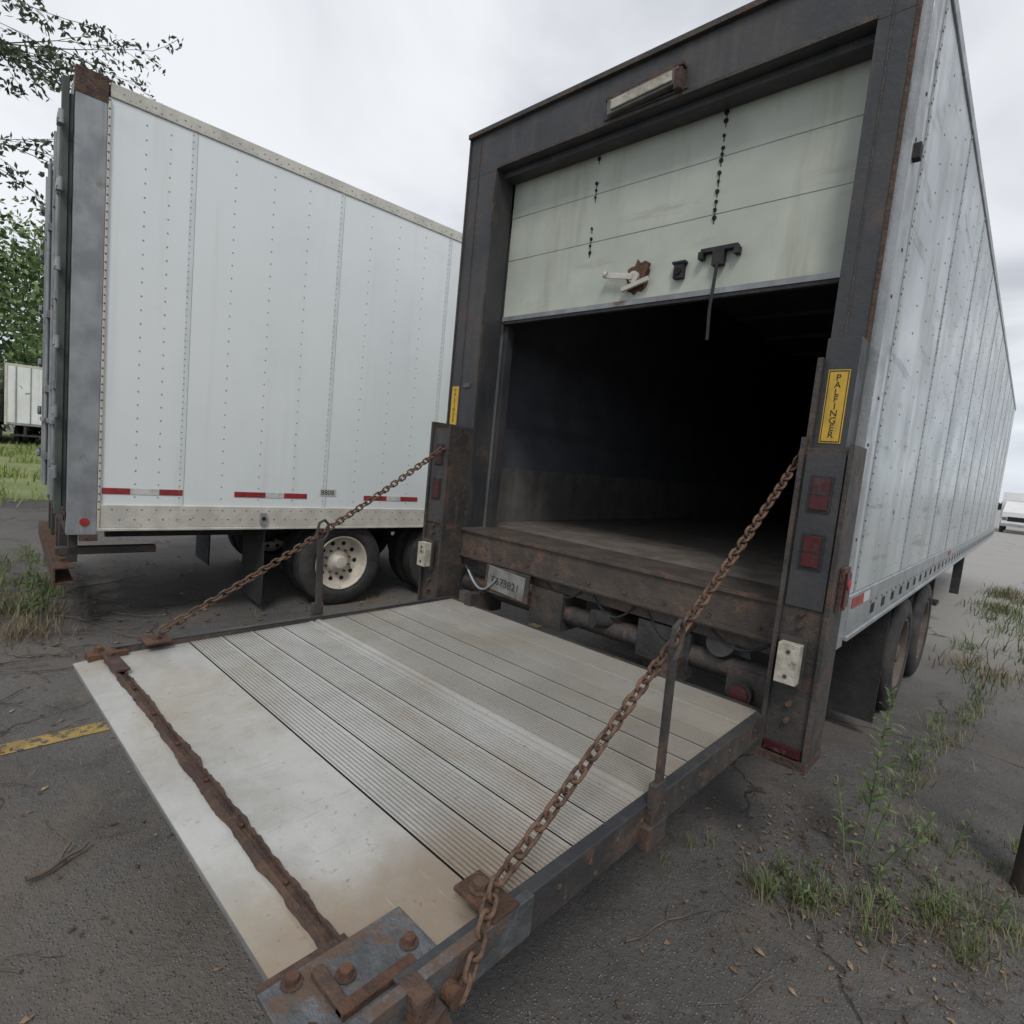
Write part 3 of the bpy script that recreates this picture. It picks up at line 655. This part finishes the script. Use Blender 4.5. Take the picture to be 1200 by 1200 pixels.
for _ in range(5200):
    x=random.choice([random.uniform(-4.5,-1.5),random.uniform(-1,.5),random.uniform(-1,.5),random.uniform(-7.5,-4.5)]); y=random.uniform(-.3,4); r=random.uniform(.0015,.0045)
    b.add([(x-r,y,.0),(x,y-r,.0),(x+r*.8,y,.0),(x,y+r*1.2,.0),(x,y,r*1.1)],[(0,1,4),(1,2,4),(2,3,4),(3,0,4)],random.choice(['stone','stone','sill','brownleaf']))
b.make('gravel')
# ------------------------------------------------------------ trees
def leafcloud(C,S,wd=.42):
    n=len(C); a=np.random.normal(size=(n,3)); a/=np.linalg.norm(a,axis=1)[:,None]
    t=np.random.normal(size=(n,3)); c=np.cross(a,t); c/=np.linalg.norm(c,axis=1)[:,None]
    S=S[:,None]; V=np.stack([C-a*S,C+c*S*wd,C+a*S,C-c*S*wd],1).reshape(-1,3); F=np.arange(4*n).reshape(-1,4); return V,F
def tree(name,x,y,h,cr,seed,nleaf=6500,ls=.17,lowcrown=.2):
    rs=np.random.RandomState(seed); rnd=random.Random(seed); e=empty(name,(x,y,0)); b=B()
    b.tube([(0,0,-.1),(rnd.uniform(-.1,.1),.05,h*.3),(rnd.uniform(-.3,.3),.1,h*.6),(.1,.1,h*.9)],[.2,.16,.1,.03],'bark',10)
    C=[]
    for i in range(34):
        t=rnd.uniform(lowcrown,.97); a=rnd.uniform(0,6.28); rr=cr*math.sin(math.pi*min(1,(t-lowcrown)/(1.02-lowcrown)*.85+.15))*rnd.uniform(.35,1)
        c=np.array([rr*math.cos(a),rr*math.sin(a),h*t]); C.append(c)
        b.tube([(0,0,max(.5,h*(t-.22))),(c[0]*.5,c[1]*.5,h*(t-.08)),tuple(c)],[.06,.035,.012],'bark',5)
    b.make('trunk',e)
    C=np.array(C); idx=rs.randint(0,len(C),nleaf); sc=rs.uniform(.5,1.0,len(C))*cr*.34
    P=C[idx]+rs.normal(size=(nleaf,3))*sc[idx][:,None]*np.array([1,1,.7])*.75
    P[:,2]=np.maximum(P[:,2],.2)
    V,F=leafcloud(P,rs.uniform(.6,1.3,nleaf)*ls); me=bpy.data.meshes.new('foliage'); me.from_pydata(V.tolist(),[],F.tolist()); me.materials.append(M['leaf'])
    o=bpy.data.objects.new('foliage',me); scene.collection.objects.link(o); o.parent=e
for i,(x,y,h,cr) in enumerate(((-41,.5,10.5,4.2),(-42,6.5,12,4.8),(-47,2.5,13,5),(-44,-4,12,4.5),(-50,9,15,5.5),(-41,-9,10,4))):
    tree('deciduous_tree',x,y,h,cr,i+3,6500,.21,.08)
rs=np.random.RandomState(5); n=14000
ang=rs.uniform(0,2*math.pi,n); rad=rs.uniform(330,370,n); hh=3.0+1.2*np.sin(ang*37)+1*np.sin(ang*91+1)+.8*np.sin(ang*211)
C=np.stack([rad*np.cos(ang),rad*np.sin(ang),rs.uniform(0,1,n)**.8*hh],1); V,F=leafcloud(C,rs.uniform(1.2,2.6,n))
me=bpy.data.meshes.new('distant_treeline'); me.from_pydata(V.tolist(),[],F.tolist()); me.materials.append(M['distleaf'])
o=bpy.data.objects.new('distant_treeline',me); scene.collection.objects.link(o)
def near_tree():
    e=empty('overhanging_tree',(-10.2,-2.2,0)); b=B(); rnd=random.Random(11); leaves=[]
    O=Vector((-10.2,-2.2,0))
    b.tube([(0,0,-.1),(.05,.1,1.5),(.15,.3,3.2),(.2,.5,5.0),(.1,.6,7.2)],[.17,.14,.11,.08,.03],'bark',10)
    def branch(p,d,l,r,depth):
        pts=[p.copy()]; k=6; q=p.copy(); dd=d.normalized()
        for i in range(k):
            dd=(dd+Vector((rnd.uniform(-.16,.16),rnd.uniform(-.16,.16),rnd.uniform(-.14,.10)))).normalized(); q=q+dd*l/k; pts.append(q.copy())
            if depth<2 and i>0:
                for _ in range(2 if depth==0 and i>2 else 1):
                    sd=(dd+Vector((rnd.uniform(-.7,.7),rnd.uniform(-.7,.7),rnd.uniform(-.6,.4)))).normalized(); branch(q,sd,l*rnd.uniform(.22,.36),r*.42*(1-i/k*.5),depth+1)
            if depth>=1 and i>1:
                for _ in range(4 if depth==2 else 2):
                    leaves.append(q+Vector((rnd.uniform(-.08,.08),rnd.uniform(-.08,.08),rnd.uniform(-.11,.03))))
        b.tube(pts,[max(.003,r*(1-.85*i/k)) for i in range(k+1)],'bark',5)
    targets=[(-8.75,.55,6.05),(-9.0,.45,6.5),(-8.8,.35,5.3),(-9.1,.0,4.7),(-8.45,.85,6.3)]
    st=[(.15,.35,4.2),(.2,.5,5.0),(.15,.35,4.0),(.12,.3,3.6),(.15,.4,4.7)]
    for t,s in zip(targets,st):
        s=Vector(s); d=Vector(t)-O-s; branch(s,d,d.length,.028,0)
    for i in range(9):
        a=rnd.uniform(2.2,5.2); s=Vector((.15,.4,rnd.uniform(3.5,6.8))); branch(s,Vector((math.cos(a),math.sin(a),.6)),2.2,.03,0)
    b.make('trunk',e)
    C=np.array([tuple(p) for p in leaves]); V,F=leafcloud(C,np.random.uniform(.03,.055,len(C)),.42)
    me=bpy.data.meshes.new('foliage'); me.from_pydata(V.tolist(),[],F.tolist()); me.materials.append(M['leafn'])
    o=bpy.data.objects.new('foliage',me); scene.collection.objects.link(o); o.parent=e
near_tree()
def bgtrailer(x,y,rz):
    e=empty('semi_trailer',(x,y,0),rz); b=B(); W=2.55
    b.box(-W/2,W/2,0,13,1.05,3.9,'bgw'); b.box(-W/2-.01,W/2+.01,-.02,.1,3.8,3.92,'rail'); b.box(-W/2-.01,W/2+.01,-.02,.1,.98,1.1,'cornerp')
    for sx in(-1,1): b.box(sx*W/2-.05,sx*W/2+.05,-.03,.1,.98,3.9,'rail'); b.box(sx*.62-.57,sx*.62+.57,-.015,-.001,1.1,3.8,'bgw')
    for x2 in(-.9,-.35,.35,.9): b.cyl((x2,-.04,1.1),(x2,-.04,3.8),.02,'alu',8)
    b.box(-1.1,1.1,0,.1,.45,.55,'under'); b.box(-.6,-.5,0,.1,.55,1.0,'under'); b.box(.5,.6,0,.1,.55,1.0,'under')
    b.make('box_body',e,.01); b=B(); chassis(b,0,W,.2,5,1.06,.48,'rimw',[2,3.3])
    for sx in(-.8,.8): b.box(sx-.06,sx+.06,10,10.12,.1,1.05,'under')
    b.make('running_gear',e)
bgtrailer(-36.3,4.4,R(75)); bgtrailer(-36.9,1.2,R(75)); bgtrailer(-36.4,7.9,R(77))
e=empty('box_truck',(-.35,50,0)); b=B()
b.box(-1.15,1.15,1.8,7.5,.9,2.75,'vanw'); b.box(-1.0,1.0,-.2,1.7,.55,1.4,'vanw')
b.add([(-1,-.2,1.4),(1,-.2,1.4),(1,1.7,1.4),(-1,1.7,1.4),(-.9,.5,2.1),(.9,.5,2.1),(.9,1.7,2.15),(-.9,1.7,2.15)],[(0,1,5,4),(4,5,6,7),(0,4,7,3),(1,2,6,5)],'vanw')
b.add([(-.85,-.11,1.48),(.85,-.11,1.48),(.78,.44,2.0),(-.78,.44,2.0)],[(0,1,2,3)],'glass')
b.box(-.7,.7,-.22,-.2,.8,1.1,'dark'); b.box(-1.05,1.05,-.32,-.2,.45,.65,'alu')
for sx in(-1,1): b.box(sx*.85-.12,sx*.85+.12,-.225,-.2,.85,1.05,'lamp'); b.box(sx*1.2-.1,sx*1.2+.1,.4,.5,1.5,1.9,'dark')
for sx in(-1,1):
    for yy in(.7,5.8): wheel(b,sx*1.05,yy,.42,'rimw',sx)
b.make('cab_and_body',e,.02)
b=B(); b.cyl((.245,3.42,-.02),(.27,3.42,.86),.085,'frame_rusty',20); b.cyl((.27,3.42,.86),(.271,3.42,.89),.085,'frame_rusty',20,r1=.05); b.make('steel_bollard')
# ------------------------------------------------------------ world, sun, camera
w=bpy.data.worlds.new('World'); scene.world=w; w.use_nodes=True; nt=w.node_tree
bg=nt.nodes['Background']; bg.inputs['Strength'].default_value=.105
sky=N(nt,'ShaderNodeTexSky',sky_type='NISHITA'); sky.sun_disc=False
el,az=R(52),R(140)
sky.sun_elevation=el; sky.sun_rotation=az
t=N(nt,'ShaderNodeTexCoord'); s=N(nt,'ShaderNodeSeparateXYZ'); nt.links.new(t.outputs['Generated'],s.inputs[0])
z=mth(nt,'ADD',mth(nt,'MAXIMUM',s.outputs['Z'],0.0),.22)
cb=N(nt,'ShaderNodeCombineXYZ'); nt.links.new(mth(nt,'DIVIDE',s.outputs['X'],z),cb.inputs[0]); nt.links.new(mth(nt,'DIVIDE',s.outputs['Y'],z),cb.inputs[1])
n1=noise(nt,cb.outputs[0],1.25,5,.48,.5); f=ramp(nt,n1,.36,.64)
cl=mix(nt,f,(5.3,5.5,6.0),(9.2,9.4,9.7))
hz=ramp(nt,s.outputs['Z'],.0,.22,.75,0); cl=mix(nt,hz,cl,(7.6,8.2,9.0))
col=mix(nt,.90,sky.outputs[0],cl); nt.links.new(col,bg.inputs['Color'])
sl=bpy.data.lights.new('sun','SUN'); sl.energy=1.5; sl.angle=R(16); sl.color=(1,.965,.91)
so=bpy.data.objects.new('sun',sl); scene.collection.objects.link(so)
d=Vector((math.sin(az)*math.cos(el),math.cos(az)*math.cos(el),math.sin(el)))
so.rotation_euler=d.to_track_quat('Z','Y').to_euler(); so.location=d*20
cam=bpy.data.cameras.new('camera'); co=bpy.data.objects.new('camera',cam); scene.collection.objects.link(co)
r=Vector((.7267,.680,.0972)); fw=Vector((-.6736,.733,-.0942))
fw.normalize(); r=(r-fw*r.dot(fw)).normalized(); u=r.cross(fw)
m=Matrix(((r.x,u.x,-fw.x,0),(r.y,u.y,-fw.y,0),(r.z,u.z,-fw.z,1.70),(0,0,0,1)))
co.matrix_world=m; cam.sensor_width=36; cam.lens=19.65; cam.clip_start=.05; cam.clip_end=3000
scene.camera=co
scene.view_settings.view_transform='Standard'; scene.view_settings.look='None'; scene.view_settings.exposure=0
